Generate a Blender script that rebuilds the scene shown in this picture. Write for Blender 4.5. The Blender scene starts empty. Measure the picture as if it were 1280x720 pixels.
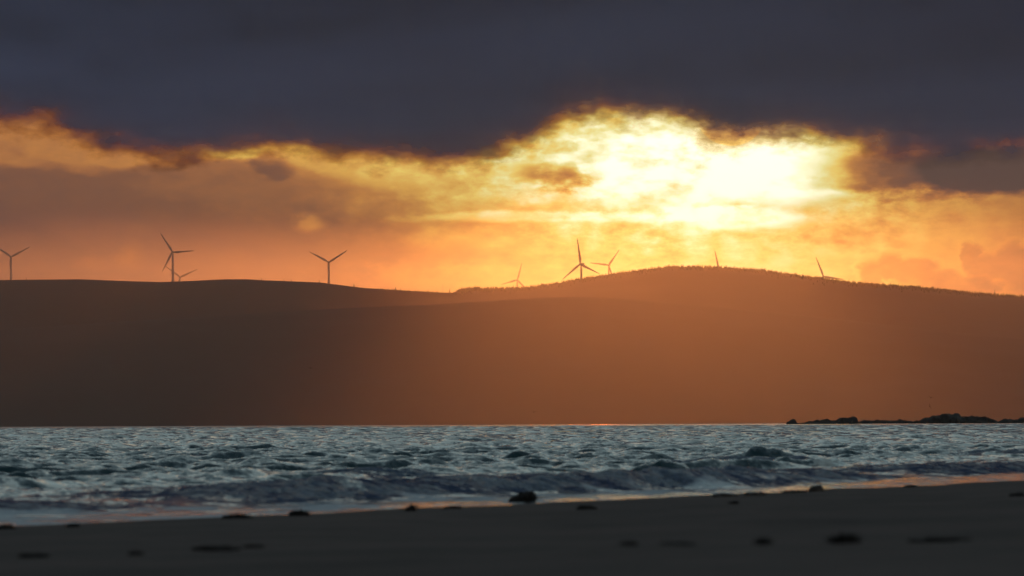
import bpy, bmesh, math, random
import numpy as np
from mathutils import Matrix, Vector

random.seed(7)
rng = np.random.default_rng(11)
scene = bpy.context.scene
COL = scene.collection

# ------------------------------------------------------------------ camera
HALF = math.radians(3.5)
K = math.tan(HALF) / 640.0             # radians per photo pixel
EYE = 1.2
HORIZON = 524.3                         # eye level; the sea's edge dips below it with the earth's curve
PITCH = (HORIZON - 360.0) * K
ROLL = math.radians(0.25)
fwd = Vector((0, math.cos(PITCH), math.sin(PITCH)))
r0 = Vector((1, 0, 0)); u0 = Vector((0, -math.sin(PITCH), math.cos(PITCH)))
right = r0 * math.cos(ROLL) - u0 * math.sin(ROLL)
up = u0 * math.cos(ROLL) + r0 * math.sin(ROLL)
cam_d = bpy.data.cameras.new('camera')
cam = bpy.data.objects.new('camera', cam_d); COL.objects.link(cam)
M = Matrix((right, up, -fwd)).transposed().to_4x4(); M.translation = (0, 0, EYE)
cam.matrix_world = M
cam_d.sensor_width = 36.0
cam_d.lens = 18.0 / math.tan(HALF)
cam_d.clip_start = 0.5; cam_d.clip_end = 200000.0
cam_d.dof.use_dof = True
cam_d.dof.focus_distance = 800.0
cam_d.dof.aperture_fstop = 5.0
cam_d.dof.aperture_blades = 9
scene.camera = cam


def ray(px, py):
    d = fwd + right * ((px - 640.0) * K) + up * ((360.0 - py) * K)
    return d.normalized()


def azel(px, py):
    d = ray(px, py)
    return math.atan2(d.x, d.y), math.asin(d.z)


def at(px, py, dist):
    """point at horizontal distance dist (along y) seen at a photo pixel"""
    d = ray(px, py)
    return Vector((0, 0, EYE)) + d * (dist / d.y)


# ------------------------------------------------------------------ helpers
def tag(o, label=None, cat=None, group=None, kind=None):
    if label: o['label'] = label
    if cat: o['category'] = cat
    if group: o['group'] = group
    if kind: o['kind'] = kind
    return o


def link(name, me, mat=None, parent=None):
    o = bpy.data.objects.new(name, me); COL.objects.link(o)
    if mat: me.materials.append(mat)
    if parent: o.parent = parent
    return o


def obj(name, bm, mat=None, parent=None, smooth=True):
    me = bpy.data.meshes.new(name)
    if smooth:
        for f in bm.faces: f.smooth = True
    bm.to_mesh(me); bm.free()
    return link(name, me, mat, parent)


def empty(name, loc=(0, 0, 0)):
    o = bpy.data.objects.new(name, None); COL.objects.link(o); o.location = loc
    return o


def grid_mesh(name, X, Y, Z, attrs=None, wrap=False):
    r, c = X.shape
    me = bpy.data.meshes.new(name)
    co = np.stack([X, Y, Z], -1).reshape(-1, 3).astype(np.float32)
    i = np.arange(r * c).reshape(r, c)
    if wrap:
        j = np.roll(i, -1, 1)
        q = np.stack([i[:-1], j[:-1], j[1:], i[1:]], -1).reshape(-1, 4)
    else:
        q = np.stack([i[:-1, :-1], i[:-1, 1:], i[1:, 1:], i[1:, :-1]], -1).reshape(-1, 4)
    n = len(q)
    me.vertices.add(len(co)); me.vertices.foreach_set('co', co.ravel())
    me.loops.add(n * 4); me.loops.foreach_set('vertex_index', q.ravel().astype(np.int32))
    me.polygons.add(n); me.polygons.foreach_set('loop_start', (np.arange(n) * 4).astype(np.int32))
    me.update(calc_edges=True)
    me.polygons.foreach_set('use_smooth', np.ones(n, bool))
    for k, v in (attrs or {}).items():
        a = me.attributes.new(k, 'FLOAT', 'POINT'); a.data.foreach_set('value', v.ravel().astype(np.float32))
    return me


def hashv(ix, iy, seed):
    h = (ix.astype(np.int64) * 374761393 + iy.astype(np.int64) * 668265263 + seed * 974634777) & 0xFFFFFFFF
    h = ((h ^ (h >> 13)) * 1274126177) & 0xFFFFFFFF
    h = (h ^ (h >> 16)) & 0xFFFF
    return h / 65535.0


def vnoise(x, y, seed=0):
    xi = np.floor(x); yi = np.floor(y); fx = x - xi; fy = y - yi
    fx = fx * fx * fx * (fx * (fx * 6 - 15) + 10); fy = fy * fy * fy * (fy * (fy * 6 - 15) + 10)
    a = hashv(xi, yi, seed); b = hashv(xi + 1, yi, seed); c = hashv(xi, yi + 1, seed); d = hashv(xi + 1, yi + 1, seed)
    return (a + (b - a) * fx) * (1 - fy) + (c + (d - c) * fx) * fy - 0.5


def fbm(x, y, seed=0, octs=4, gain=0.5):
    v = 0; a = 1.0
    for o in range(octs):
        v = v + a * vnoise(x, y, seed + o * 17); a *= gain; x = x * 2.03 + 11.3; y = y * 2.03 + 5.7
    return v


def sstep(a, b, x):
    t = np.clip((x - a) / (b - a), 0, 1)
    return t * t * (3 - 2 * t)


# ------------------------------------------------------------------ node expression helper
class NT:
    def __init__(s, tree): s.t = tree
    def node(s, typ, **kw):
        n = s.t.nodes.new(typ)
        for k, v in kw.items(): setattr(n, k, v)
        return n
    def set(s, sock, v):
        if isinstance(v, E): s.t.links.new(v.s, sock)
        elif isinstance(v, bpy.types.NodeSocket): s.t.links.new(v, sock)
        else: sock.default_value = v
    def math(s, op, *a, clamp=False):
        n = s.node('ShaderNodeMath', operation=op, use_clamp=clamp)
        for i, v in enumerate(a): s.set(n.inputs[i], v)
        return E(s, n.outputs[0])
    def smooth(s, a, b, x):
        n = s.node('ShaderNodeMapRange', interpolation_type='SMOOTHSTEP')
        s.set(n.inputs[0], x); n.inputs[1].default_value = a; n.inputs[2].default_value = b
        n.inputs[3].default_value = 0; n.inputs[4].default_value = 1
        return E(s, n.outputs[0])
    def xyz(s, x, y, z):
        n = s.node('ShaderNodeCombineXYZ')
        for i, v in enumerate((x, y, z)): s.set(n.inputs[i], v)
        return n.outputs[0]
    def noise(s, vec, scale, detail=5, rough=0.55, dist=0.0):
        n = s.node('ShaderNodeTexNoise'); s.set(n.inputs['Vector'], vec)
        n.inputs['Scale'].default_value = scale; n.inputs['Detail'].default_value = detail
        n.inputs['Roughness'].default_value = rough; n.inputs['Distortion'].default_value = dist
        return E(s, n.outputs[0])
    def ramp(s, fac, stops, interp='LINEAR'):
        n = s.node('ShaderNodeValToRGB'); s.set(n.inputs[0], fac); cr = n.color_ramp; cr.interpolation = interp
        while len(cr.elements) < len(stops): cr.elements.new(0.5)
        for e, (p, c) in zip(cr.elements, stops): e.position = p; e.color = (*c, 1)
        return n.outputs[0]
    def mix(s, f, a, b, blend='MIX'):
        n = s.node('ShaderNodeMix', data_type='RGBA', blend_type=blend)
        s.set(n.inputs[0], f)
        for i, v in ((6, a), (7, b)):
            if isinstance(v, tuple): v = (*v, 1) if len(v) == 3 else v
            s.set(n.inputs[i], v)
        return n.outputs[2]


class E:
    def __init__(s, n, sock): s.n = n; s.s = sock
    def __add__(s, o): return s.n.math('ADD', s, o)
    def __radd__(s, o): return s.n.math('ADD', o, s)
    def __sub__(s, o): return s.n.math('SUBTRACT', s, o)
    def __rsub__(s, o): return s.n.math('SUBTRACT', o, s)
    def __mul__(s, o): return s.n.math('MULTIPLY', s, o)
    __rmul__ = __mul__
    def __truediv__(s, o): return s.n.math('DIVIDE', s, o)
    def __rtruediv__(s, o): return s.n.math('DIVIDE', o, s)
    def pow(s, o): return s.n.math('POWER', s, o)
    def clamp(s): return s.n.math('ADD', s, 0.0, clamp=True)


def new_mat(name):
    m = bpy.data.materials.new(name); m.use_nodes = True
    m.node_tree.nodes.clear()
    n = NT(m.node_tree)
    out = n.node('ShaderNodeOutputMaterial')
    return m, n, out


def principled(n, out, base, rough, spec=0.5):
    p = n.node('ShaderNodeBsdfPrincipled')
    n.set(p.inputs['Base Color'], (*base, 1) if isinstance(base, tuple) else base)
    n.set(p.inputs['Roughness'], rough)
    p.inputs['Specular IOR Level'].default_value = spec
    n.t.links.new(p.outputs[0], out.inputs[0])
    return p


def simple_mat(name, base, rough=0.8, var=0.3, scale=4.0, spec=0.3):
    m, n, out = new_mat(name)
    tc = n.node('ShaderNodeTexCoord')
    f = n.noise(tc.outputs['Object'], scale, 4)
    c = n.ramp(f, [(0.3, tuple(b * (1 - var) for b in base)), (0.7, tuple(min(1, b * (1 + var)) for b in base))])
    principled(n, out, c, rough, spec)
    return m


# ------------------------------------------------------------------ sky
SUN_PX = (748, 32)                     # where the sun stands behind the cloud's lower edge
s_az, s_el = azel(*SUN_PX)
SKY_EL_GAIN = 1.0
world = bpy.data.worlds.new('World'); scene.world = world; world.use_nodes = True
wt = world.node_tree; wt.nodes.clear(); W = NT(wt)
wout = W.node('ShaderNodeOutputWorld'); bg = W.node('ShaderNodeBackground')
wt.links.new(bg.outputs[0], wout.inputs[0])
tc = W.node('ShaderNodeTexCoord')
sx = W.node('ShaderNodeSeparateXYZ'); wt.links.new(tc.outputs['Generated'], sx.inputs[0])
dx, dy, dz = (E(W, sx.outputs[i]) for i in range(3))
az = W.math('ARCTAN2', dx, dy)
el = W.math('ARCSINE', dz)
C100 = 1.0 / (100.0 * K)
u = az * C100 + 6.40                    # one unit = 100 photo pixels of angle
v = HORIZON / 100 - el * C100
AU = lambda px, py: (azel(px, py)[0] * C100 + 6.40, HORIZON / 100 - azel(px, py)[1] * C100)

warp = W.noise(W.xyz(u * 0.55, v * 1.5, 0.0), 1.0, 7, 0.56) - 0.5
warp2 = W.noise(W.xyz(u * 1.1, v * 1.8, 3.7), 1.6, 6, 0.6) - 0.5
fine = W.noise(W.xyz(u * 1.0, v * 2.2, 9.1), 3.2, 5, 0.6) - 0.5


def blob(px, py, rx, ry, soft=0.35, wamp=1.0, rot=0.0):
    cx, cy = AU(px, py)
    a = (u - cx) + warp2 * (1.7 * wamp) + fine * (0.5 * wamp); b = (v - cy) + warp * (0.75 * wamp) + fine * (0.42 * wamp)
    if rot:
        c_, s_ = math.cos(rot), math.sin(rot)
        a, b = a * c_ + b * s_, b * c_ - a * s_
    a = a * (100.0 / rx); b = b * (100.0 / ry)
    r = W.math('SQRT', a * a + b * b)
    return W.smooth(1 + soft, 1 - soft, r)


gx, gy = AU(880, 250)
du = (u - gx) * W.math('MULTIPLY_ADD', W.smooth(-.5, .5, u - gx), 1 / 5.4 - 1 / 4.7, 1 / 4.7)
t = 0.96 / (du * du + 1.0) - 0.07 - W.smooth(1.5, -1.5, v) * 0.7
t = t + warp2 * 0.26 + fine * 0.20 + warp * 0.10
# bright strip above the mauve bank on the left
lx, ly = AU(0, 212)
bankline = v - ly - W.math('MAXIMUM', (u - 4.0) * 0.16, -0.02) + warp * 0.65 + warp2 * 0.35 + fine * 0.15
leftmask = W.smooth(6.4, 3.4, u)
t = t + W.smooth(0.10, -0.10, bankline) * leftmask * 0.34
t = t + leftmask * (W.smooth(-.1, .15, bankline) * .075 - W.smooth(2.4, 3.2, v) * .175)
t = t - W.smooth(0.02, 0.7, bankline) * W.smooth(1.9, 0.9, bankline) * leftmask * 0.05
for args, amt in [
    (((800, 203, 175, 58), dict(soft=.5)), .27),
    (((965, 208, 95, 44), dict(soft=.45)), .27),
    (((880, 215, 130, 60), dict(soft=.8)), .06),
    (((925, 272, 85, 14), dict(soft=.35, wamp=.45)), .28),
    (((870, 292, 60, 24), dict(soft=.7)), .05),
    (((690, 272, 170, 7), dict(soft=.45, wamp=.22)), .20),
    (((500, 346, 40, 14), dict(soft=.6, wamp=.6)), .11),
    (((590, 344, 50, 12), dict(soft=.6, wamp=.6)), .08),
    (((560, 300, 70, 12), dict(soft=.7, wamp=.5)), .07),
    (((430, 250, 90, 22), dict(soft=.7, wamp=.8)), -.08),
    (((560, 238, 130, 34), dict(soft=.7)), .16),
    (((690, 222, 46, 14), dict(soft=.5, wamp=.7)), -.34),
    (((1165, 212, 130, 28), dict(soft=.45, wamp=.8)), -.42),
    (((1270, 215, 130, 26), dict(soft=.35, wamp=.6)), -.40),
    (((1110, 240, 130, 5), dict(soft=.8, wamp=.25)), .16),
    (((385, 278, 18, 11), dict(soft=.6, wamp=.3)), .27),
    (((160, 320, 18, 15), dict(soft=.7, wamp=.35)), .24),
    (((115, 329, 24, 9), dict(soft=.7, wamp=.3)), .19),
    (((340, 207, 24, 15), dict(soft=.5, wamp=.5)), -.22),
    (((300, 192, 40, 9), dict(soft=.6, wamp=.5)), .14),
]:
    t = t + blob(*args[0], **args[1]) * amt
def puffs(spots, amt, rim_amt, soft=.42, wamp=.42):
    global t
    m_ = None
    for q_ in spots:
        b_ = blob(*q_, soft=soft, wamp=wamp); m_ = b_ if m_ is None else W.math('MAXIMUM', m_, b_)
    t = t + m_ * amt + m_ * (1.0 - m_) * (4 * rim_amt)


puffs([(1092, 346, 24, 26), (1112, 334, 24, 20), (1142, 338, 30, 20), (1180, 350, 34, 16), (1212, 360, 40, 14)], -.18, .10)
puffs([(1218, 322, 16, 20), (1240, 338, 30, 24), (1268, 322, 22, 20), (1290, 340, 50, 34)], -.19, .08)
t = t + blob(860, 230, 260, 90, soft=.6) * (fine * 0.6 + warp2 * 0.7)
t = W.math('MULTIPLY', t, 1 / 1.3, clamp=True)
G = 1.0 / 1.3
glow_col = W.ramp(t, [(0.0, (.14, .078, .074)), (.12 * G, (.24, .106, .080)), (.28 * G, (.34, .135, .075)), (.42 * G, (.56, .21, .080)),
                      (.56 * G, (.84, .34, .090)), (.70 * G, (1.15, .61, .13)), (.84 * G, (1.42, 1.0, .25)), (.96 * G, (1.45, 1.28, .55)),
                      (1.1 * G, (1.8, 1.72, 1.15)), (1.0, (2.4, 2.3, 1.8))])
# the sun's disc, nearly all of it behind the cloud
sd_x, sd_y = AU(914, 137)
sr = W.math('SQRT', (u - sd_x) * (u - sd_x) + (v - sd_y) * (v - sd_y))
disc = W.smooth(0.465, 0.445, sr) * W.smooth(1.58, 1.70, v)
glow_col = W.mix(disc, glow_col, (3.0, 2.4, 1.2))

nish = W.node('ShaderNodeTexSky', sky_type='NISHITA', sun_disc=False)
nish.sun_elevation = s_el; nish.sun_rotation = s_az
nish.altitude = 0; nish.air_density = 1.0; nish.dust_density = 1.5; nish.ozone_density = 1.5
SKY_STRENGTH = 0.10
hs = W.node('ShaderNodeHueSaturation'); hs.inputs['Saturation'].default_value = 0.95; hs.inputs['Value'].default_value = 1.0
wt.links.new(nish.outputs[0], hs.inputs['Color'])
# thin grey-teal cloud veil over the upper sky
veil = W.noise(W.xyz(dx / (dz + 0.15), dy / (dz + 0.15), 0.0), 1.3, 5, 0.55)
upper = W.mix(W.smooth(0.36, 0.62, veil) * 0.6 + 0.3, hs.outputs[0], (1.5, 2.2, 2.65))
low = W.smooth(math.radians(48), math.radians(10), el) * W.smooth(0.30, 0.62, veil)
upper = W.mix(low * 0.45 + W.smooth(math.radians(48), math.radians(10), el) * 0.45, upper, (3.2, 4.75, 5.1))
glow10 = W.mix(1.0, glow_col, (.84 / SKY_STRENGTH, .83 / SKY_STRENGTH, .76 / SKY_STRENGTH), 'MULTIPLY')
mask = W.smooth(math.radians(8.0), math.radians(3.6), el) * W.smooth(math.radians(22), math.radians(9), W.math('ABSOLUTE', az))
wcol = W.mix(mask, upper, glow10)
wt.links.new(wcol, bg.inputs[0]); bg.inputs[1].default_value = SKY_STRENGTH
world.cycles.sampling_method = 'MANUAL'; world.cycles.sample_map_resolution = 2048

# ------------------------------------------------------------------ sun
sl = bpy.data.lights.new('sun', 'SUN'); so = bpy.data.objects.new('sun', sl); COL.objects.link(so)
sl.energy = 0.192; sl.angle = math.radians(0.5); sl.color = (1.0, 0.345, 0.085)
sdir = Vector((math.sin(s_az) * math.cos(s_el), math.cos(s_az) * math.cos(s_el), math.sin(s_el)))
so.rotation_euler = sdir.to_track_quat('Z', 'Y').to_euler()

# ------------------------------------------------------------------ cloud bank (a thick body beyond the hills)
edge_px = [(-3000, 172), (-1200, 160), (-200, 138), (0, 156), (60, 166), (120, 181), (200, 190), (260, 193), (330, 184), (400, 190), (500, 195),
           (560, 193), (615, 190), (650, 181), (690, 163), (720, 154), (780, 151), (830, 151), (868, 164), (890, 176), (925, 184),
           (950, 174), (985, 169), (1040, 176), (1080, 184), (1130, 190), (1200, 193), (1280, 190), (1500, 182), (2600, 160), (4200, 172)]
RB, THICK = 21900.0, 3000.0
uu = np.concatenate([np.linspace(-3000, -160, 90, endpoint=False), np.linspace(-160, 1440, 500, endpoint=False), np.linspace(1440, 4200, 90)])
e_v = np.interp(uu, [p[0] for p in edge_px], [p[1] for p in edge_px])
e_v = np.convolve(np.pad(e_v, 3, 'edge'), np.array([1, 2, 3, 4, 3, 2, 1]) / 16, 'valid')
n_prof = 140
prof_a = np.linspace(0, 2 * np.pi, n_prof, endpoint=False)
PAD = 75.0                                # the mesh hangs this many pixels below the visible edge
TOPV = -900.0
X = np.zeros((len(uu), n_prof)); Y = X.copy(); Z = X.copy(); HB = X.copy()
for i, (a_px, ev) in enumerate(zip(uu, e_v)):
    a = (a_px - 640) * K
    roll_fix = (a_px - 640) * math.tan(ROLL)
    vb = ev + PAD + roll_fix
    # rounded lens profile: bottom at angle 0, front at pi/2, top at pi, back at 3pi/2
    hgt = (1 - np.cos(prof_a)) / 2
    hgt = hgt ** 0.9
    vv = vb + (TOPV - vb) * hgt
    wob = fbm(np.full(n_prof, a_px / 170.0), vv / 60.0, 5, 4)
    depth = RB + THICK / 2 - np.sin(prof_a) * THICK / 2 * (0.75 + 0.25 * hgt) + wob * 140 * np.abs(np.sin(prof_a))
    depth = np.maximum(depth, RB - 100)
    X[i] = np.sin(a) * depth; Y[i] = np.cos(a) * depth
    Z[i] = (HORIZON - vv) * K * depth + EYE
    HB[i] = (ev + roll_fix) - vv          # pixels above the visible edge
me = grid_mesh('cloud', X, Y, Z, {'above_edge': HB / 100.0}, wrap=True)
m, n, out = new_mat('cloud_vapour')
tcn = n.node('ShaderNodeTexCoord'); mp = n.node('ShaderNodeMapping'); mp.inputs['Scale'].default_value = (0.0042, 0.0011, 0.0075)
n.t.links.new(tcn.outputs['Object'], mp.inputs['Vector'])
at_ = n.node('ShaderNodeAttribute', attribute_name='above_edge'); ab = E(n, at_.outputs['Fac'])
n1 = n.noise(mp.outputs[0], 0.55, 6, 0.52) - 0.5
n2 = n.noise(mp.outputs[0], 2.1, 6, 0.62) - 0.5
n3 = n.noise(mp.outputs[0], 6.5, 5, 0.6) - 0.5
dens = ab + n1 * 1.1 + n2 * 0.65 + n3 * 0.16
th = n.smooth(-0.16, 0.36, dens)
opac = n.math('SUBTRACT', 1.0, n.math('POWER', 1.0 - th, 1.6)) * (0.80 + 0.20 * n.smooth(0.05, 0.8, ab + n1 * 1.2))
tr = n.node('ShaderNodeBsdfTransparent')
n.t.links.new(n.ramp(th, [(0, (1, 1, 1)), (.25, (1.0, .86, .58)), (.6, (.96, .62, .34)), (1, (.82, .50, .36))]), tr.inputs[0])
df = n.node('ShaderNodeBsdfDiffuse')
mp2 = n.node('ShaderNodeMapping'); mp2.inputs['Scale'].default_value = (0.0011, 0.0005, 0.0085); mp2.inputs['Rotation'].default_value = (0, .05, 0)
n.t.links.new(tcn.outputs['Object'], mp2.inputs['Vector'])
n.t.links.new(n.ramp(n.noise(mp2.outputs[0], 0.32, 5, 0.5, .5), [(.32, (.044, .045, .108)), (.68, (.136, .138, .268))]), df.inputs[0])
bmp = n.node('ShaderNodeBump'); bmp.inputs['Distance'].default_value = 300; bmp.inputs['Strength'].default_value = 0.12
n.set(bmp.inputs['Height'], n.noise(mp.outputs[0], 0.5, 4, 0.5)); n.t.links.new(bmp.outputs[0], df.inputs['Normal'])
ms = n.node('ShaderNodeMixShader'); n.set(ms.inputs[0], opac)
n.t.links.new(tr.outputs[0], ms.inputs[1]); n.t.links.new(df.outputs[0], ms.inputs[2]); n.t.links.new(ms.outputs[0], out.inputs[0])
cl = link('cloud', me, m); tag(cl, kind='structure')

# ------------------------------------------------------------------ hills
far_px = [(-900, 372), (-500, 360), (-200, 353), (-60, 351.5), (0, 350), (40, 349.5), (100, 349), (150, 351), (200, 352.5), (240, 351), (280, 349), (310, 349),
          (330, 350.3), (400, 353), (420, 355.5), (450, 359.5), (480, 361.5), (520, 364), (551, 365.5), (566, 365.8), (580, 363), (600, 361),
          (640, 361), (660, 360), (690, 355.5), (720, 350), (750, 345), (780, 340.5), (810, 337.2), (832, 334), (870, 334.2), (909, 335.5), (930, 337), (954, 338.6),
          (978, 342.5), (1005, 346.5), (1028, 348.5), (1054, 353), (1102, 356.7), (1150, 360), (1185, 363.6), (1240, 369), (1280, 371.6), (1400, 381), (1700, 410), (2100, 440)]
turb = [  # hub px, hub py, blade length px, first blade angle, yaw
    (13.5, 321.0, 28.0, 27.0, 12, 'wind turbine cut by the frame edge, two blades raised in a Y'),
    (215.8, 315.0, 28.6, 2.0, -14, 'tall wind turbine with one level blade, standing before a smaller turbine'),
    (225.0, 346.2, 24.5, 23.5, 8, 'small wind turbine half sunk behind the ridge, overlapped by a taller tower'),
    (411.0, 327.8, 28.6, 31.0, -10, 'wind turbine standing alone on the bare ridge with its blades in an even Y'),
    (646.5, 350.0, 22.5, 75.0, 10, 'small wind turbine low on the wooded crest beyond the notch, one blade nearly upright'),
    (726.5, 330.0, 33.0, 96.0, -32, 'largest wind turbine, one blade straight up, on the slope left of the hilltop'),
    (761.0, 331.5, 24.5, 52.0, -18, 'wind turbine close beside the largest one, one blade leaning up to the right'),
    (899.0, 341.0, 29.0, 101.0, 6, 'wind turbine hidden behind the rounded hilltop, only a faint upright blade showing'),
    (1029.0, 345.5, 26.5, 111.0, 8, 'wind turbine sunk behind the wooded slope with one tilted blade above the trees'),
    (1244.5, 386.0, 25.0, 92.0, 0, 'wind turbine almost wholly behind the slope with just a tiny blade tip above trees'),
]
RBLADE, TOWER = 41.0, 66.0
tpos = []
for (hx, hy, L, a0, yaw, lab) in turb:
    d = RBLADE / (L * K)
    tpos.append((at(hx, hy, d), d))
T_base = np.array([(p.x, p.y, p.z - TOWER) for p, d in tpos])


def ridge_v(px):
    return np.interp(px, [p[0] for p in far_px], [p[1] for p in far_px])


def px_of(x, y):
    return 640 + x / y / K


D_RIDGE = 12500.0
hx_px = np.concatenate([np.linspace(-900, -80, 60, endpoint=False), np.linspace(-80, 1360, 620, endpoint=False), np.linspace(1360, 2100, 60)])
rz = (HORIZON + (hx_px - 640) * math.tan(ROLL) * 1.0 - ridge_v(hx_px)) * K      # elevation of the crest line as tangent
# roll: a pixel to the right sits lower in the world by ROLL
rz = np.array([ray(p, ridge_v(p)).z / ray(p, ridge_v(p)).y for p in hx_px])
rx = np.array([ray(p, 360).x / ray(p, 360).y for p in hx_px])
# front slope rows then plateau behind
fr = np.linspace(0, 1, 60)
back = np.concatenate([np.linspace(12540, 13200, 8), np.linspace(13400, 19600, 40)])
rows = []
Xr = []; Yr = []; Zr = []
for f in fr:
    wobble = fbm(hx_px / 160.0, np.full_like(hx_px, f * 3), 31, 3)
    d0 = 10300 + 220 * fbm(hx_px / 240.0, np.zeros_like(hx_px), 77, 3)
    d = d0 + (D_RIDGE - d0) * f
    crest = rz * D_RIDGE + EYE
    sh = np.interp(f, [0, .08, .35, .7, .9, 1], [0, .10, .42, .80, .955, 1])
    z = -14 + (crest + 14) * sh + wobble * 26 * math.sin(math.pi * f) * (1 - f * .4)
    Xr.append(rx * d); Yr.append(d); Zr.append(z)
for d in back:
    x = rx * d
    dd = np.sqrt((x[:, None] - T_base[:, 0]) ** 2 + (d - T_base[:, 1]) ** 2) + 25
    w = 1 / dd ** 3
    drop = rz[:, None] * d + EYE - T_base[:, 2]           # how far below the sight line the base lies
    sl_ = np.array([np.interp(bx / by, rx, rz) * by + EYE - bz for bx, by, bz in T_base])
    dr = (w * sl_).sum(1) / w.sum(1)
    dr = dr * sstep(12500, 13000, np.full_like(dr, d))
    Xr.append(x); Yr.append(np.full_like(x, d)); Zr.append(rz * d + EYE - np.maximum(dr, 2 + (d - 12500) * .002))
d = 20300.0
Xr.append(rx * d); Yr.append(np.full_like(rx, d)); Zr.append(np.full_like(rx, -20.0))
Yr = [np.broadcast_to(y, rx.shape) for y in Yr]
me = grid_mesh('hill', np.array(Xr), np.array(Yr), np.array(Zr))


def heath(name, a, b, sc):
    m, n, out = new_mat(name)
    tcn = n.node('ShaderNodeTexCoord')
    f = n.noise(tcn.outputs['Object'], sc, 8, 0.6)
    g = n.noise(tcn.outputs['Object'], sc * 9, 4, 0.6)
    c = n.mix(n.smooth(.35, .65, f), a, b)
    c = n.mix(n.smooth(.45, .7, g) * 0.6, c, (.022, .03, .014))
    principled(n, out, c, 0.95, 0.1)
    return m


m_heath = heath('heath', (.030, .020, .018), (.021, .016, .014), 0.004)
hill = link('hill', me, m_heath); tag(hill, kind='structure')

near_px = [(-900, 440), (-300, 425), (0, 412), (150, 402), (250, 396), (345, 390), (425, 385.5), (480, 383), (545, 380.5), (600, 377), (640, 374), (700, 371), (760, 372),
           (830, 377), (900, 384), (1000, 394), (1150, 410), (1280, 424), (1600, 450), (2100, 480)]
nz = []; 
for p in hx_px:
    r_ = ray(p, float(np.interp(p, [q[0] for q in near_px], [q[1] for q in near_px])))
    nz.append(r_.z / r_.y)
nz = np.convolve(np.pad(np.array(nz), 6, 'edge'), np.ones(13) / 13, 'valid')
Xr = []; Yr = []; Zr = []
DN = 10900.0
for f in np.linspace(0, 1, 50):
    wobble = fbm(hx_px / 130.0 + 9, np.full_like(hx_px, f * 3), 51, 3)
    d0 = 9300 + 200 * fbm(hx_px / 260.0, np.zeros_like(hx_px), 88, 3)
    d = d0 + (DN - d0) * f
    sh = np.interp(f, [0, .04, .3, .65, .88, 1], [0, .05, .38, .78, .965, 1])
    z = -14 + (nz * DN + EYE + 14) * sh + wobble * 22 * math.sin(math.pi * f) * (1 - f * .5)
    Xr.append(rx * d); Yr.append(np.broadcast_to(d, rx.shape)); Zr.append(z)
for d, k in ((11000, .985), (11150, .93), (11400, .8), (11800, .5), (12300, -.1)):
    Xr.append(rx * d); Yr.append(np.full_like(rx, d)); Zr.append((nz * DN) * k)
me = grid_mesh('foothill', np.array(Xr), np.array(Yr), np.array(Zr))
fh = link('foothill', me, heath('heath_near', (.026, .018, .016), (.018, .014, .013), 0.005)); tag(fh, kind='structure')


def ground_far(px, dist):
    """height of the far hill near its crest, at a photo column"""
    r_ = ray(px, float(ridge_v(px)))
    return r_.z / r_.y * dist + EYE


# ------------------------------------------------------------------ conifers along the crest
m_needle = simple_mat('spruce_needles', (.028, .040, .020), 0.9, 0.4, 0.4, 0.1)
m_bark = simple_mat('bark', (.06, .045, .032), 0.9, 0.3, 2.0, 0.1)


def spruce(bm, x, y, z, h, r, seed):
    q = random.Random(seed)
    ns, tiers = 7, 5
    for k in range(tiers):
        z0 = z + h * (0.08 + 0.80 * k / tiers); z1 = min(z + h, z0 + h * 0.30)
        rr = r * (1 - k / tiers * 0.82) * q.uniform(.85, 1.1)
        tip = bm.verts.new((x + q.uniform(-.05, .05) * r, y, z1))
        ring = [bm.verts.new((x + math.cos(2 * math.pi * i / ns + k) * rr * q.uniform(.7, 1.15), y + math.sin(2 * math.pi * i / ns + k) * rr * q.uniform(.7, 1.15), z0 + q.uniform(-.04, .04) * h)) for i in range(ns)]
        for i in range(ns): bm.faces.new((ring[i], ring[(i + 1) % ns], tip))
        bm.faces.new(ring[::-1])


bm = bmesh.new(); k = 0
for px0, px1, step, hmin, hmax, dr in [(567, 600, .6, 4.6, 6.0, 200), (598, 700, .6, 3.2, 4.6, 200), (700, 835, .6, 2.6, 3.8, 200), (835, 990, .55, 2.8, 4.2, 200),
                                       (990, 1360, .55, 3.0, 4.6, 200), (472, 548, 1.0, 1.2, 3.2, 200), (800, 1300, 2.2, 3.4, 5.6, 150)]:
    p = px0
    while p < px1:
        d = 12500 - abs(random.gauss(0, 1)) * dr * .5 + 30
        crest = ground_far(p, 12500)
        f = (d - 10300) / 2200.0
        sh = float(np.interp(min(f, 1), [0, .08, .35, .7, .9, 1], [0, .10, .42, .80, .955, 1]))
        z = -14 + (crest + 14) * sh - 1.0
        h = random.uniform(hmin, hmax) * (1.25 if random.random() < .08 else 1)
        if px0 == 567: h *= min(1, .35 + (p - 567) / 14)
        r_ = ray(p, 360)
        spruce(bm, r_.x / r_.y * d, d, z, h + 1.0, h * .24 + .35, k); k += 1
        p += step * random.uniform(.5, 1.5)
forest = obj('conifer_forest', bm, m_needle, smooth=False)
tag(forest, 'dark conifer plantation whose tree tips fringe the crest of the right hill', 'forest', kind='stuff')

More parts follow.
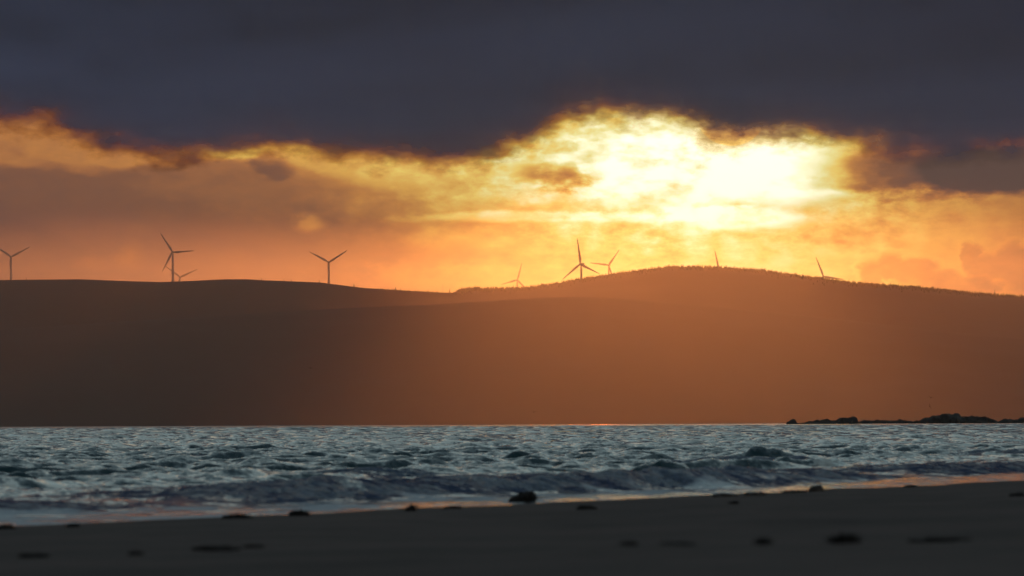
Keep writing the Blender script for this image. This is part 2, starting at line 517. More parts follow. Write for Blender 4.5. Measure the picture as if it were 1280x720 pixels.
for px, h, lab in [(33, 3.2, 'tiny dark spruce alone on the ridge, just right of the turbine at the frame edge'),
                   (327, 3.0, 'low dark spruce alone on the flat ridge well before the lone Y turbine'),
                   (355, 2.6, 'small spruce on the ridge, left one of a close pair left of the Y turbine'),
                   (364, 3.0, 'small spruce on the ridge, right one of a close pair left of the Y turbine'),
                   (399, 3.4, 'small pointed spruce on the ridge right beside the tower of the Y turbine'),
                   (442.5, 4.6, 'dark bushy spruce on the ridge where the slope steepens right of the Y turbine'),
                   (494.5, 4.8, 'dark spruce rising above the low scrub halfway between the Y turbine and the notch'),
                   (562.0, 6.2, 'narrow dark spruce standing alone in the notch beside the plantation edge')]:
    d = 12480.0
    r_ = ray(px, 360); z = ground_far(px, 12500) - 1.2
    root = empty('spruce_tree', (r_.x / r_.y * d, d, z))
    tag(root, lab, 'tree', 'lone spruces along the left ridge')
    bm = bmesh.new(); spruce(bm, 0, 0, 0.6, h + 0.6, h * .2 + .35, int(px)); obj('crown', bm, m_needle, root, smooth=False)
    bm = bmesh.new(); bmesh.ops.create_cone(bm, cap_ends=True, segments=8, radius1=.22, radius2=.1, depth=1.6, matrix=Matrix.Translation((0, 0, .8)))
    obj('trunk', bm, m_bark, root)

# thin mast in the notch
r_ = ray(553.3, 360); d = 12470.0; z = ground_far(553.3, 12500) - 1
mast = empty('mast', (r_.x / r_.y * d, d, z)); tag(mast, 'thin faint mast standing on the ridge just left of the lone spruce in the notch', 'mast')
m_steel = simple_mat('dull_steel', (.22, .22, .23), 0.5, 0.15, 1.0, 0.5)
bm = bmesh.new(); bmesh.ops.create_cone(bm, cap_ends=True, segments=10, radius1=.30, radius2=.14, depth=12.5, matrix=Matrix.Translation((0, 0, 6.25))); obj('pole', bm, m_steel, mast)
bm = bmesh.new(); bmesh.ops.create_cone(bm, cap_ends=True, segments=8, radius1=.45, radius2=.45, depth=.9, matrix=Matrix.Translation((0, 0, 11.2))); obj('antenna', bm, m_steel, mast)

# ------------------------------------------------------------------ wind turbines
m_shaded_paint = simple_mat('turbine_paint_shaded', (.16, .155, .155), 0.45, 0.06, 0.3, 0.5)  # light grey paint darkened to a backlit silhouette, shade put into the colour


def blade_bm(L):
    bm = bmesh.new(); prev = None; NS = 10
    st = [(0.0, 1.0, 1.0, 0), (0.04, 1.0, 1.0, 0), (0.1, 1.35, .9, .25), (0.2, 1.75, .55, .22), (0.35, 1.45, .38, .16), (0.55, 1.08, .26, .09), (0.75, .78, .17, .05), (0.92, .50, .10, .02), (0.985, .28, .06, .0), (1.0, .06, .03, 0)]
    for (f, c, th_, tw) in st:
        ring = []
        bend = -1.6 * f * f
        for i in range(NS):
            a = 2 * math.pi * i / NS
            x = math.cos(a) * c * 1.3 + (c - 1) * .45 * (1 if f > .05 else 0); y = math.sin(a) * th_ * .8
            xr = x * math.cos(tw) - y * math.sin(tw); yr = x * math.sin(tw) + y * math.cos(tw)
            ring.append(bm.verts.new((xr, yr + bend, f * L)))
        if prev:
            for i in range(NS): bm.faces.new((prev[i], prev[(i + 1) % NS], ring[(i + 1) % NS], ring[i]))
        else: bm.faces.new(ring[::-1])
        prev = ring
    bm.faces.new(prev)
    return bm


def make_turbine():
    root = empty('wind_turbine')
    bm = bmesh.new(); prev = None; NS = 20
    for zz, r in [(0, 2.6), (12, 2.45), (26, 2.25), (42, 1.95), (56, 1.65), (TOWER - 1.9, 1.4)]:
        ring = [bm.verts.new((math.cos(2 * math.pi * i / NS) * r, math.sin(2 * math.pi * i / NS) * r, zz)) for i in range(NS)]
        if prev:
            for i in range(NS): bm.faces.new((prev[i], prev[(i + 1) % NS], ring[(i + 1) % NS], ring[i]))
        prev = ring
    bm.faces.new(prev); obj('tower', bm, m_shaded_paint, root)
    bm = bmesh.new(); bmesh.ops.create_cube(bm, size=1.0)
    for v_ in bm.verts:
        s_ = 1.0 if v_.co.y < 0 else .8
        v_.co = Vector((v_.co.x * 3.6 * s_, v_.co.y * 9.0 + 3.6, v_.co.z * 3.8 * s_ + TOWER))
    bmesh.ops.bevel(bm, geom=bm.edges[:], offset=.6, segments=3, affect='EDGES'); obj('nacelle', bm, m_shaded_paint, root)
    bm = bmesh.new(); bmesh.ops.create_uvsphere(bm, u_segments=16, v_segments=10, radius=1.9)
    for v_ in bm.verts: v_.co = Vector((v_.co.x, v_.co.y * 1.25 - 2.6, v_.co.z + TOWER))
    hub = obj('hub', bm, m_shaded_paint, root)
    bl = []
    b0 = obj('blade', blade_bm(RBLADE - .8), m_shaded_paint, root); bl.append(b0)
    for _ in range(2):
        c = b0.copy(); COL.objects.link(c); c.parent = root; bl.append(c)
    return root


def copy_tree(o, parent=None):
    c = o.copy(); COL.objects.link(c)
    if parent: c.parent = parent
    for ch in list(o.children): copy_tree(ch, c)
    return c


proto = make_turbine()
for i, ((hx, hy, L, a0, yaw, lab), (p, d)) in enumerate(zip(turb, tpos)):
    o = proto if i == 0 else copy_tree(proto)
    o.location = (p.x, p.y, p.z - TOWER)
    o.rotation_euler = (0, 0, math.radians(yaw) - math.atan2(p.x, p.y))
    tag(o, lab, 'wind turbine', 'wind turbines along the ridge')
    kk = 0
    for ch in o.children:
        if ch.name.startswith('blade'):
            ang = math.radians(a0 + 120 * kk); kk += 1
            ch.location = (0, -2.6, TOWER)
            ch.rotation_euler = (0, math.pi / 2 - ang, 0)

# ------------------------------------------------------------------ shoreline
shore_px = [(0, 657), (160, 651.5), (320, 644.5), (480, 637.5), (640, 629), (760, 624), (900, 618), (1020, 612), (1140, 606.5), (1280, 600)]
sp = []
for px, py in shore_px:
    r_ = ray(px, py); k_ = -EYE / r_.z; sp.append((r_.x * k_, r_.y * k_))
sp = np.array(sp)
cf = np.polyfit(sp[:, 1], sp[:, 0], 2)
D0, D1 = sp[0, 1], sp[-1, 1]


def shore_x(d):
    dc = np.clip(d, D0, D1)
    x = np.polyval(cf, dc); sl_ = np.polyval(np.polyder(cf), dc)
    return x + sl_ * (d - dc)


SLN = math.cos(math.atan(0.206))


def shore_s(x, y):
    """signed distance from the waterline, positive inland"""
    return (x - shore_x(y)) * SLN


print('shore', sp[0], sp[-1], 'cf', cf)


def curve(x, y):
    return (x * x + y * y) / (2 * 6.371e6)


def sand_h(x, y):
    s = shore_s(x, y)
    z = np.where(s > 0, 0.021 * s, 0.03 * s)
    z = np.minimum(z, 0.9 + 0.15 * np.log1p(np.maximum(s - 40, 0)))
    z = np.maximum(z, -1.5)
    amp = sstep(1.0, 9.0, s)
    z = z + amp * (0.075 * fbm(x / 2.6, y / 6.0, 3, 3) + 0.018 * fbm(x / .55, y / .8, 8, 2)) * sstep(600, 100, np.hypot(x, y))
    z = z + 0.012 * fbm(x / 1.3, y / 7.0, 21, 2) * sstep(-6, 0, s)
    return z - curve(x, y)


def nonuni(lo, a, b, hi, nd, nc):
    L_ = a - np.geomspace(.6, a - lo, nc)[::-1]; R_ = b + np.geomspace(.6, hi - b, nc)
    return np.concatenate([L_, np.linspace(a, b, nd), R_])


gx_ = nonuni(-21000, -12, 16, 21000, 420, 60)
gy_ = nonuni(-21000, 24, 190, 21000, 700, 60)
XX, YY = np.meshgrid(gx_, gy_)
me = grid_mesh('beach', XX, YY, sand_h(XX, YY))
m, n, out = new_mat('sand')
geo = n.node('ShaderNodeNewGeometry')
f1 = n.noise(geo.outputs['Position'], 0.35, 6, 0.6)
f2 = n.noise(geo.outputs['Position'], 3.0, 5, 0.65)
f3 = n.noise(geo.outputs['Position'], 60.0, 3, 0.6)
c = n.ramp(f1, [(.28, (.036, .0220, .0190)), (.5, (.064, .0385, .0335)), (.72, (.092, .056, .049))])
c = n.mix(n.smooth(.52, .68, f2) * 0.45, c, (.022, .017, .016))
c = n.mix(n.smooth(.5, .8, f3) * 0.3, c, (.075, .062, .055))
p = principled(n, out, c, 0.85, 0.06)
b = n.node('ShaderNodeBump'); b.inputs['Distance'].default_value = 0.02; b.inputs['Strength'].default_value = 0.5
n.set(b.inputs['Height'], f2 * 1.0 + f3 * 0.2); n.t.links.new(b.outputs[0], p.inputs['Normal'])
beach = link('beach', me, m); tag(beach, kind='structure')

# ------------------------------------------------------------------ sea
az_d = np.concatenate([np.linspace(-80, -12, 24, endpoint=False), np.linspace(-12, -4.3, 60, endpoint=False), np.linspace(-4.3, 4.3, 560, endpoint=False), np.linspace(4.3, 12, 60, endpoint=False), np.linspace(12, 80, 24)])
dl = [30.0]
while dl[-1] < 21000:
    d = dl[-1]
    dl.append(d + (max(.10, d * .00095) if 80 < d < 330 else (d * .0016 if 330 <= d < 1500 else (d * .008 if d < 5000 else d * .04))))
dl = np.array(dl)
A, D = np.meshgrid(np.radians(az_d), dl)
X = np.clip(np.tan(np.clip(A, -1.35, 1.35)) * D, -21000, 21000); Y = D.copy()
s = -shore_s(X, Y)                         # positive to sea
spc = np.maximum(np.gradient(dl)[:, None], np.abs(np.gradient(np.tan(np.clip(np.radians(az_d), -1.35, 1.35)))[None, :] * D))
depth_f = sstep(2.0, 22.0, s)
Z = np.zeros_like(X); DX = np.zeros_like(X); DY = np.zeros_like(X)
# wind chop and short swell coming ashore; waves too short for the local mesh spacing are dropped
main_dir = math.radians(-62)               # travelling toward the beach, measured from +x
lam_list = np.concatenate([np.geomspace(.5, 2.2, 30), np.geomspace(2.3, 8.0, 22), np.array([12., 15., 19., 24.])])
for lam in lam_list:
    th_ = main_dir + rng.normal(0, .55 if lam < 3 else .33)
    kx, ky = math.cos(th_) * 2 * math.pi / lam, math.sin(th_) * 2 * math.pi / lam
    amp = 0.0200 * lam ** 0.80 if lam < 3 else 0.024 * lam ** .3
    amp *= rng.uniform(.5, 1.35) * .66
    if lam > 10: amp *= .6
    elif lam > 2.5: amp = amp * (1 + 1.2 * sstep(50, 240, s))
    keep = sstep(1.6, 3.2, lam / spc)
    g1, g2, g3 = rng.uniform(0, 6.28, 3)
    grp = 1.0 if lam < 1.4 else 0.75 + .6 * np.sin(X / (lam * .62) + g1 + 1.3 * np.sin(Y / (lam * 1.1) + g3)) * np.sin(Y / (lam * .9) + g2)
    ph = kx * X + ky * Y + rng.uniform(0, 6.28)
    w = amp * keep * grp * (depth_f if lam < 3 else depth_f ** 1.3)
    Z += w * np.cos(ph) ; q = .75
    DX -= q * w * math.cos(th_) * np.sin(ph); DY -= q * w * math.sin(th_) * np.sin(ph)

# spilling bores running up to the beach
along = Y
foam = np.zeros_like(X)
wv = 2.4 * fbm(along / 17.0, s * 0 + 1.5, 5, 3) + 0.5 * fbm(along / 3.1, s / 9.0, 12, 3)


def bore(s0, front, back, h, seed, lo, hi):
    global Z, foam
    ss = s - s0 - wv * (1 if s0 < 9 else 1.6)
    hh = h * np.clip(.75 + 1.0 * fbm(along / 13.0, s * 0 + seed, seed, 3), .25, 1.5)
    hh = hh * (1 - .28 * sstep(118, 150, along)) * sstep(lo - 12, lo, along) * sstep(hi + 25, hi, along)
    prof = np.where(ss < 0, sstep(-front, 0, ss), np.exp(-np.maximum(ss, 0) / back))
    rough_ = 1 + .35 * fbm(X / .5, Y / 1.1, seed + 4, 3) * sstep(.05, .4, prof)
    Z += hh * prof * rough_ * sstep(600, 350, D)
    fm = sstep(-front * 1.0, -front * .7, ss) * sstep(back * .9, -.1, ss) * sstep(.05, .15, hh)
    foam = np.maximum(foam, fm * np.clip(.9 + .7 * fbm(X / .8, Y / 1.9, seed + 9, 4), 0, 1))


bore(4.6, 1.7, 4.4, .30, 3, 60, 420)
bore(14.5, 1.3, 3.4, .16, 23, 118, 420)


def lump(px, py, w_px, h_px, lean=.0):
    """one steep crest about to break, w_px wide and h_px high as seen from the beach"""
    global Z
    r_ = ray(px, py); k_ = -EYE / r_.z; cx, cy = r_.x * k_, r_.y * k_
    d = cy; wx = w_px * K * d / 2; hh = h_px * K * d
    R = (dl > d - 8) & (dl < d + 14); i0, i1 = np.flatnonzero(R)[[0, -1]]; sl_ = slice(i0, i1)
    a = (X[sl_] - cx); b_ = (Y[sl_] - cy) - a * lean
    env = np.exp(-np.abs(a / wx) ** 2.4) * (1 + .5 * fbm(X[sl_] / (wx * .4), Y[sl_] / 2.0, int(px), 3))
    prof = np.where(b_ < 0, np.exp(-(b_ / .30) ** 2), np.exp(-(b_ / 2.0) ** 2))
    Z[sl_] += hh * env * prof
    foam[sl_] *= 1 - np.clip(1.3 * env * np.exp(-np.minimum(np.abs(b_ / np.where(b_ < 0, .9, .8)), 9) ** 2), 0, 1)


for a_ in [(822, 597, 105, 20, .4), (958, 577, 80, 20, .3), (905, 594, 170, 14, .8), (1000, 588, 120, 12, .6),
           (505, 590, 120, 7, .4), (690, 598, 90, 7, .3), (1110, 577, 90, 8, .2), (215, 585, 80, 7), (340, 575, 70, 6)]:
    lump(*a_)
# thin sheet of water sliding on the sand
Z -= curve(X, Y)
Z += 0.010 * fbm(X / .9, Y / 3.0, 66, 3) * sstep(6, 2, s) + 0.006
lace = np.clip(fbm(X / .6 + wv, Y / 2.8, 71, 4) * 2.6 + .25, 0, 1) * sstep(4.2, 2.4, s) * sstep(-.5, .3, s)
lace *= np.clip(sstep(165, 115, Y), .35, 1)
lacef = np.clip(lace * 1.5, 0, .9)
edge = np.exp(-((s - .25 - .35 * fbm(Y / 3.0, Y * 0, 91, 2)) / .22) ** 2)
lacef = np.maximum(lacef, edge * .35)
# a few whitecap streaks further out
cap = np.clip(fbm(X / 2.2, Y / 5.0, 101, 4) - .32, 0, 1) * 4 * sstep(9, 20, s) * sstep(500, 250, D)
foam = np.maximum(foam, np.clip(cap - .5, 0, .3))
foam[D > 700] = 0
X2 = X + DX; Y2 = Y + DY
me = grid_mesh('sea', X2, Y2, Z, {'foam': foam, 'chop': (.55 + .3 * sstep(118, 100, Y)) * sstep(7, 2.5, s) + sstep(2.5, 7, s) * (1 + .7 * sstep(250, 900, D)), 'lace': lacef})
m, n, out = new_mat('sea_water')
geo = n.node('ShaderNodeNewGeometry')
fa = n.node('ShaderNodeAttribute', attribute_name='foam'); fo = n.math('MAXIMUM', fa.outputs['Fac'], n.node('ShaderNodeAttribute', attribute_name='lace').outputs['Fac'])
mp = n.node('ShaderNodeMapping'); mp.inputs['Scale'].default_value = (1.0, .55, 1.0); mp.inputs['Rotation'].default_value = (0, 0, .4)
n.t.links.new(geo.outputs['Position'], mp.inputs['Vector'])
w1 = n.noise(mp.outputs[0], 3.2, 5, 0.6, .4)
w2 = n.noise(mp.outputs[0], 14.0, 3, 0.55)
w3 = n.noise(mp.outputs[0], 0.55, 6, 0.62, .3)
# small ripples tilt the surface normal directly, so that they still act where one pixel covers metres of water
def tilt(vec, scale, detail, amt):
    t_ = n.node('ShaderNodeTexNoise'); n.set(t_.inputs['Vector'], vec); t_.inputs['Scale'].default_value = scale
    t_.inputs['Detail'].default_value = detail; t_.inputs['Roughness'].default_value = .6
    a_ = n.node('ShaderNodeVectorMath', operation='MULTIPLY_ADD')
    n.t.links.new(t_.outputs['Color'], a_.inputs[0]); a_.inputs[1].default_value = (amt, amt, 0); a_.inputs[2].default_value = (-amt / 2, -amt / 2, 0)
    return a_.outputs[0]


def vadd(a_, b_):
    q = n.node('ShaderNodeVectorMath', operation='ADD'); n.t.links.new(a_, q.inputs[0]); n.t.links.new(b_, q.inputs[1]); return q.outputs[0]


tl = vadd(tilt(mp.outputs[0], 1.6, 4, 1.0), tilt(mp.outputs[0], 8.0, 3, 0.6))
fr_ = n.node('ShaderNodeAttribute', attribute_name='chop')
tls = n.node('ShaderNodeVectorMath', operation='SCALE'); n.t.links.new(tl, tls.inputs[0]); n.t.links.new(fr_.outputs['Fac'], tls.inputs['Scale'])
nrm = n.node('ShaderNodeVectorMath', operation='NORMALIZE'); n.t.links.new(vadd(geo.outputs['Normal'], tls.outputs[0]), nrm.inputs[0])
fpat = n.smooth(.46, .62, n.noise(mp.outputs[0], 7.0, 6, .7) * 0.75 + fo * 0.38)
fmask = (fpat * n.smooth(.12, .45, fo)).clamp()
p = principled(n, out, (.008, .028, .033), 0.08, 0.5)
p.inputs['IOR'].default_value = 1.333
n.t.links.new(nrm.outputs[0], p.inputs['Normal'])
fd = n.node('ShaderNodeBsdfDiffuse'); n.t.links.new(n.mix(n.smooth(.1, .5, E(n, n.node('ShaderNodeAttribute', attribute_name='lace').outputs['Fac'])), n.ramp(n.noise(mp.outputs[0], 11.0, 4, .65), [(.36, (.016, .024, .048)), (.62, (.075, .095, .150))]), (.42, .43, .45)), fd.inputs[0])
fb = n.node('ShaderNodeBump'); fb.inputs['Distance'].default_value = .06; n.set(fb.inputs['Height'], n.noise(mp.outputs[0], 9.0, 5, .65))
n.t.links.new(fb.outputs[0], fd.inputs['Normal'])
ms = n.node('ShaderNodeMixShader'); n.set(ms.inputs[0], fmask * 0.85)
n.t.links.new(p.outputs[0], ms.inputs[1]); n.t.links.new(fd.outputs[0], ms.inputs[2]); n.t.links.new(ms.outputs[0], out.inputs[0])
sea = link('sea', me, m); tag(sea, kind='structure')

# ------------------------------------------------------------------ skerry rocks
m_rock = simple_mat('wet_rock', (.014, .012, .011), 0.8, 0.5, 0.5, 0.1)


def rock(label, pts, dist, depth, seed):
    """pts: (px, top py) silhouette; a ridge of rock with a rounded, craggy cross-section"""
    px = np.array([p_[0] for p_ in pts], float); py = np.array([p_[1] for p_ in pts], float)
    xs = np.linspace(px[0], px[-1], max(24, int((px[-1] - px[0]) * 1.6)))
    tops = np.interp(xs, px, py) - 2.2 * np.maximum(fbm(xs / 5.0, xs * 0 + seed, seed + 60, 3), -.3) * np.minimum(1, (529 - np.interp(xs, px, py)) / 3)
    base = np.array([EYE + ray(p_, 360).y * 0 for p_ in xs])
    zt = np.array([at(p_, q_, dist).z for p_, q_ in zip(xs, tops)])
    xw = np.array([at(p_, 400, dist).x for p_ in xs])
    cx = xw.mean()
    ca = np.linspace(0, math.pi, 17)
    Xa = []; Ya = []; Za = []
    taper = np.sin(np.linspace(0.06, math.pi - .06, len(xs))) ** .5
    for j, a in enumerate(ca):
        hgt = math.sin(a) ** .7
        nn = fbm(xw / 2.2, np.full_like(xw, a * 3), seed, 4)
        z = -2.0 + (zt + 2.0) * hgt * (1 + .30 * nn * (0 if j == 8 else 1) * (1 - .3 * hgt))
        if j == 8: z = zt
        z = np.minimum(z, zt) if j != 8 else z
        Xa.append(xw - cx + 0.5 * fbm(xw / 3.0, np.full_like(xw, a * 2), seed + 3, 3) * (0 if j == 8 else 1))
        Ya.append(-math.cos(a) * depth * taper * (1 + .4 * nn)); Za.append(z)
    bm = bmesh.new(); me_ = grid_mesh('t', np.array(Xa), np.array(Ya), np.array(Za)); bm.from_mesh(me_); bpy.data.meshes.remove(me_)
    for side in (0, -1):
        vs_ = [bm.verts[:][j * len(xs) + (0 if side == 0 else len(xs) - 1)] for j in range(len(ca))]
        try: bm.faces.new(vs_)
        except Exception: pass
    bmesh.ops.recalc_face_normals(bm, faces=bm.faces[:])
    o = obj('rock', bm, m_rock, smooth=False); o.location = (cx, dist, 0)
    tag(o, label, 'rock', 'skerry rocks breaking the sea horizon')


rock('small pointed dark rock standing apart in the sea, left of the skerry', [(982.5, 529), (984, 526.5), (988, 525), (990, 523.8), (992, 523.6), (994, 526), (995.5, 529)], 2300, 4, 1)
rock('jagged dark rock with a steep right end, second from the left in the skerry', [(996, 529.2), (1004, 528), (1014, 526), (1022, 526), (1028, 524.6), (1033, 523.8), (1038, 526), (1044, 525), (1050, 522.5), (1055, 522.8), (1060, 521.5), (1066, 521.5), (1070, 522), (1071, 526), (1073, 529)], 2350, 7, 2)
rock('long low dark rock between the jagged rock and the high hump of the skerry', [(1068, 528), (1076, 525.5), (1084, 524.6), (1092, 525.5), (1102, 524.4), (1114, 525), (1124, 524.8), (1136, 526.5), (1144, 528.5)], 2420, 6, 3)
rock('highest dark rock of the skerry, a broad rounded hump', [(1134, 529), (1144, 526.5), (1154, 523), (1166, 520), (1178, 518), (1186, 517), (1197, 517.5), (1200, 520), (1212, 520.3), (1222, 520.2), (1234, 521), (1242, 524.2), (1250, 528)], 2350, 9, 4)
rock('low dark rock running out of the frame at the right end of the skerry', [(1244, 528), (1252, 524.6), (1262, 523.5), (1270, 525), (1278, 522.6), (1290, 521), (1310, 522), (1330, 528)], 2300, 8, 5)

# ------------------------------------------------------------------ seaweed clumps on the sand
m_weed = simple_mat('seaweed', (.012, .0070, .0050), 0.7, 0.5, 8.0, 0.12)
m_weed_red = simple_mat('red_seaweed', (.040, .018, .010), 0.6, 0.5, 8.0, 0.4)


def on_sand(px, py):
    r_ = ray(px, py); d = np.arange(30, 400, .1)
    x = r_.x / r_.y * d; z = EYE + r_.z / r_.y * d
    h = sand_h(x, d); k_ = int(np.argmax(z <= np.maximum(h, 0)))
    return x[k_], d[k_], max(h[k_], -.02)


def weed(label, px, py, w_px, h_px, mat, seed, fr=40, long=1.0):
    q = random.Random(seed)
    x, y, z = on_sand(px, py); d = y
    a = w_px * K * d / 2; hh = h_px * K * d; bdep = a * .8
    bm = bmesh.new(); bmesh.ops.create_icosphere(bm, subdivisions=4, radius=1)
    co = np.array([v_.co[:] for v_ in bm.verts])
    nn = fbm(co[:, 0] * 2.2 + seed, co[:, 1] * 2.2 + co[:, 2] * 1.7, seed, 4)
    n2_ = fbm(co[:, 0] * 7 + seed, co[:, 1] * 7 + co[:, 2] * 5, seed + 2, 2)
    for v_, k1, k2 in zip(bm.verts, nn, n2_):
        s_ = 1 + .55 * k1 + .22 * k2
        v_.co = Vector((v_.co.x * a * .86 * s_, v_.co.y * bdep * s_, max(v_.co.z, -.15) * hh * .86 * s_))
    root = obj('seaweed_clump', bm, mat); root.location = (x, y, z)
    tag(root, label, 'seaweed', 'seaweed clumps stranded along the beach')
    bm = bmesh.new()
    for i in range(fr):
        ang = q.uniform(0, 2 * math.pi); st_ = q.uniform(.1, .8)
        p0 = Vector((math.cos(ang) * a * st_, math.sin(ang) * bdep * st_, hh * .8 * math.sqrt(max(0, 1 - st_ * st_)) * q.uniform(.6, 1)))
        dirv = Vector((math.cos(ang) + q.uniform(-.5, .5), math.sin(ang) + q.uniform(-.5, .5), q.uniform(.1, 1.0))).normalized()
        L_ = hh * q.uniform(.5, 1.1) * long + .03; r_ = max(.004, hh * .03) * q.uniform(.7, 1.4); prev = None
        pt = p0.copy()
        for k_ in range(6):
            rr = r_ * (1 - k_ / 6.5); side = dirv.cross(Vector((0, 0, 1))); side = side.normalized() if side.length > 1e-4 else Vector((1, 0, 0))
            up_ = side.cross(dirv).normalized()
            ring = [bm.verts.new(pt + side * rr * 1.6 * c_ + up_ * rr * .6 * s_) for c_, s_ in ((1, 0), (0, 1), (-1, 0), (0, -1))]
            if prev:
                for j in range(4): bm.faces.new((prev[j], prev[(j + 1) % 4], ring[(j + 1) % 4], ring[j]))
            prev = ring
            dirv = (dirv + Vector((q.uniform(-.25, .25), q.uniform(-.25, .25), -.35))).normalized()
            pt = pt + dirv * L_ / 5
            pt.z = max(pt.z, .004)
    obj('fronds', bm, mat, root)


weed('largest dark shaggy mound of seaweed, at the water edge in the middle of the beach', 655.5, 628, 40, 16, m_weed, 1, 70, .6)
weed('rounded dark seaweed clump at the water edge beside the long flat heap', 375, 645, 27, 8, m_weed, 2, 60)
weed('long flat heap of seaweed at the water edge beside a rounded clump', 297, 648, 42, 6, m_weed, 3, 60)
weed('small pointed seaweed tuft at the water edge between the rounded clump and largest mound', 514, 639, 15, 8, m_weed, 4, 50)
weed('little dark seaweed clump on the waterline near the left end of the beach', 91, 659, 16, 6, m_weed, 5, 40)
weed('dark seaweed lump at the waterline on the far left of the beach', 8, 661.5, 24, 6, m_weed, 6, 40)
weed('thin strip of seaweed on the waterline between pointed tuft and largest mound', 566, 636, 30, 4, m_weed, 7, 40)
weed('flat dark seaweed clump on the sand just right of the largest mound', 733, 637, 26, 6, m_weed, 8, 50)
weed('small domed brown seaweed clump at the water edge ending the reddish strip', 1021, 614.5, 18, 9, m_weed_red, 9, 50)
weed('reddish brown weed along the waterline, left piece of the strip', 905, 621, 34, 4.5, m_weed_red, 10, 50)
weed('reddish brown weed along the waterline, middle piece of the strip', 944, 619.5, 30, 5, m_weed_red, 11, 50)
weed('reddish brown weed along the waterline, right piece of the strip beside the domed clump', 990, 616.5, 36, 4.5, m_weed_red, 12, 50)
weed('tiny dark weed speck on the sand below the reddish strip', 917, 630, 12, 4, m_weed, 13, 30)
weed('largest blurred heap of weed low on the near sand on the right', 1056, 678, 46, 11, m_weed, 14, 60)
weed('small blurred dark weed clump left of the largest heap on the near sand', 954, 681, 14, 9, m_weed, 15, 40)
weed('long blurred flat streak of weed on the near sand at the far right', 1178, 677, 80, 6, m_weed, 16, 60)
weed('blurred dark weed clump on the near sand below the largest mound, right of the centre', 787, 682, 22, 6, m_weed, 17, 40)
weed('faint flat streak of weed on the near sand right of a blurred clump', 845, 681, 50, 4, m_weed, 18, 40)
weed('longest blurred weed streak on the near sand in the left half', 272, 688, 60, 6, m_weed, 19, 60)
weed('short blurred weed streak just right of the longest streak on the left', 317, 685, 30, 4, m_weed, 20, 40)
weed('wide blurred smudge of weed on the near sand in the lower left corner', 43, 697, 44, 6, m_weed, 21, 60)
weed('small blurred weed smudge between the lower left corner and the longest streak', 170, 694, 18, 5, m_weed, 22, 40)
weed('small weed scrap at the right waterline past the domed clump', 1140, 609, 20, 3, m_weed, 23, 30)
weed('flat weed scrap on the wet sand near the right frame edge', 1272, 620, 22, 4, m_weed, 24, 30)

# ------------------------------------------------------------------ gulls over the sea
m_gull = simple_mat('dark_feathers', (.010, .009, .008), 0.8, 0.3, 3.0, 0.2)


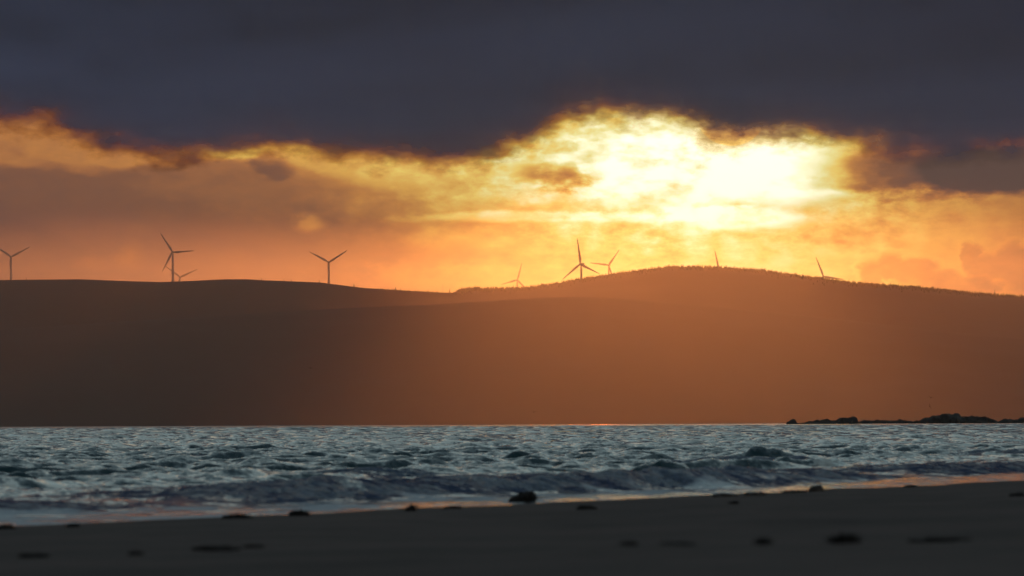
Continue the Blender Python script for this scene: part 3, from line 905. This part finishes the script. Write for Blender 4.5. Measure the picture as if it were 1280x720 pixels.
def gull(label, px, py, dist, span, dihedral, bank, head):
    bm = bmesh.new()
    NS = 10; prev = None
    for (yy, r, zz) in [(-.26, .015, .01), (-.2, .05, .0), (-.08, .075, 0), (.08, .07, 0), (.18, .05, .02), (.25, .045, .03), (.30, .02, .02), (.34, .006, .01)]:
        ring = [bm.verts.new((math.cos(2 * math.pi * i / NS) * r, yy, math.sin(2 * math.pi * i / NS) * r + zz)) for i in range(NS)]
        if prev:
            for i in range(NS): bm.faces.new((prev[i], prev[(i + 1) % NS], ring[(i + 1) % NS], ring[i]))
        else: bm.faces.new(ring[::-1])
        prev = ring
    bm.faces.new(prev)
    for sd in (-1, 1):                      # wings rooted inside the body
        prev = None
        for (f, c, yy, zz) in [(0, .20, .02, .02), (.22, .19, .05, dihedral * .6), (.45, .17, .06, dihedral), (.7, .12, .0, dihedral * .9), (.9, .06, -.07, dihedral * .75), (1, .015, -.12, dihedral * .65)]:
            xx = sd * f * span / 2
            ring = [bm.verts.new((xx, yy + c * .5, zz)), bm.verts.new((xx, yy + c * .1, zz + .022 * (1 - f) + .004)), bm.verts.new((xx, yy - c * .5, zz)), bm.verts.new((xx, yy + c * .1, zz - .012))]
            if prev:
                for i in range(4): bm.faces.new((prev[i], prev[(i + 1) % 4], ring[(i + 1) % 4], ring[i]))
            else: bm.faces.new(ring)
            prev = ring
        bm.faces.new(prev)
    bmesh.ops.recalc_face_normals(bm, faces=bm.faces[:])
    o = obj('gull', bm, m_gull); o.location = at(px, py, dist)
    o.rotation_euler = (0, math.radians(bank), math.radians(head))
    tag(o, label, 'bird', 'gulls flying low over the sea')


gull('gull gliding with level wings before the hillside, highest of the birds', 388, 460, 1900, 1.4, .04, 8, 20)
gull('gull with raised wings low over the middle of the sea', 667.5, 515.3, 1900, 1.35, .22, 0, 10)
gull('upper of two gulls above the highest skerry rock', 1163.5, 497.2, 1700, 1.2, .18, 5, -20)
gull('lower of two gulls, banking steeply just above the skerry', 1162.3, 508, 1700, 1.35, .10, 70, 15)

# ------------------------------------------------------------------ haze
bm = bmesh.new(); bmesh.ops.create_cube(bm, size=1.0)
HX, HY0, HY1, HZ0, HZ1 = 21500, -21500, 21500, -75.0, 395.0
for v_ in bm.verts:
    v_.co = Vector((v_.co.x * 2 * HX, HY0 if v_.co.y < 0 else HY1, HZ0 if v_.co.z < 0 else HZ1))
# the sheets must stay inside the box
m, n, out = new_mat('haze_air')
pv = n.node('ShaderNodeVolumePrincipled'); pv.inputs['Density'].default_value = 2.8e-5
pv.inputs['Color'].default_value = (.98, .85, .78, 1); pv.inputs['Anisotropy'].default_value = 0.940
pw = n.node('ShaderNodeVolumePrincipled'); pw.inputs['Density'].default_value = 6.0e-6
pw.inputs['Color'].default_value = (.98, .66, .60, 1); pw.inputs['Anisotropy'].default_value = 0.78
ad = n.node('ShaderNodeAddShader'); n.t.links.new(pv.outputs[0], ad.inputs[0]); n.t.links.new(pw.outputs[0], ad.inputs[1])
n.t.links.new(ad.outputs[0], out.inputs['Volume'])
hz = obj('haze', bm, m, smooth=False); tag(hz, kind='stuff')

# ------------------------------------------------------------------ render settings
vs = scene.view_settings
vs.view_transform = 'Standard'; vs.look = 'None'; vs.exposure = 0.0; vs.gamma = 1.0; vs.use_curve_mapping = False
scene.render.engine = 'CYCLES'
scene.cycles.use_denoising = True
scene.cycles.max_bounces = 6; scene.cycles.transparent_max_bounces = 12; scene.cycles.volume_bounces = 0
scene.cycles.sample_clamp_indirect = 4.0
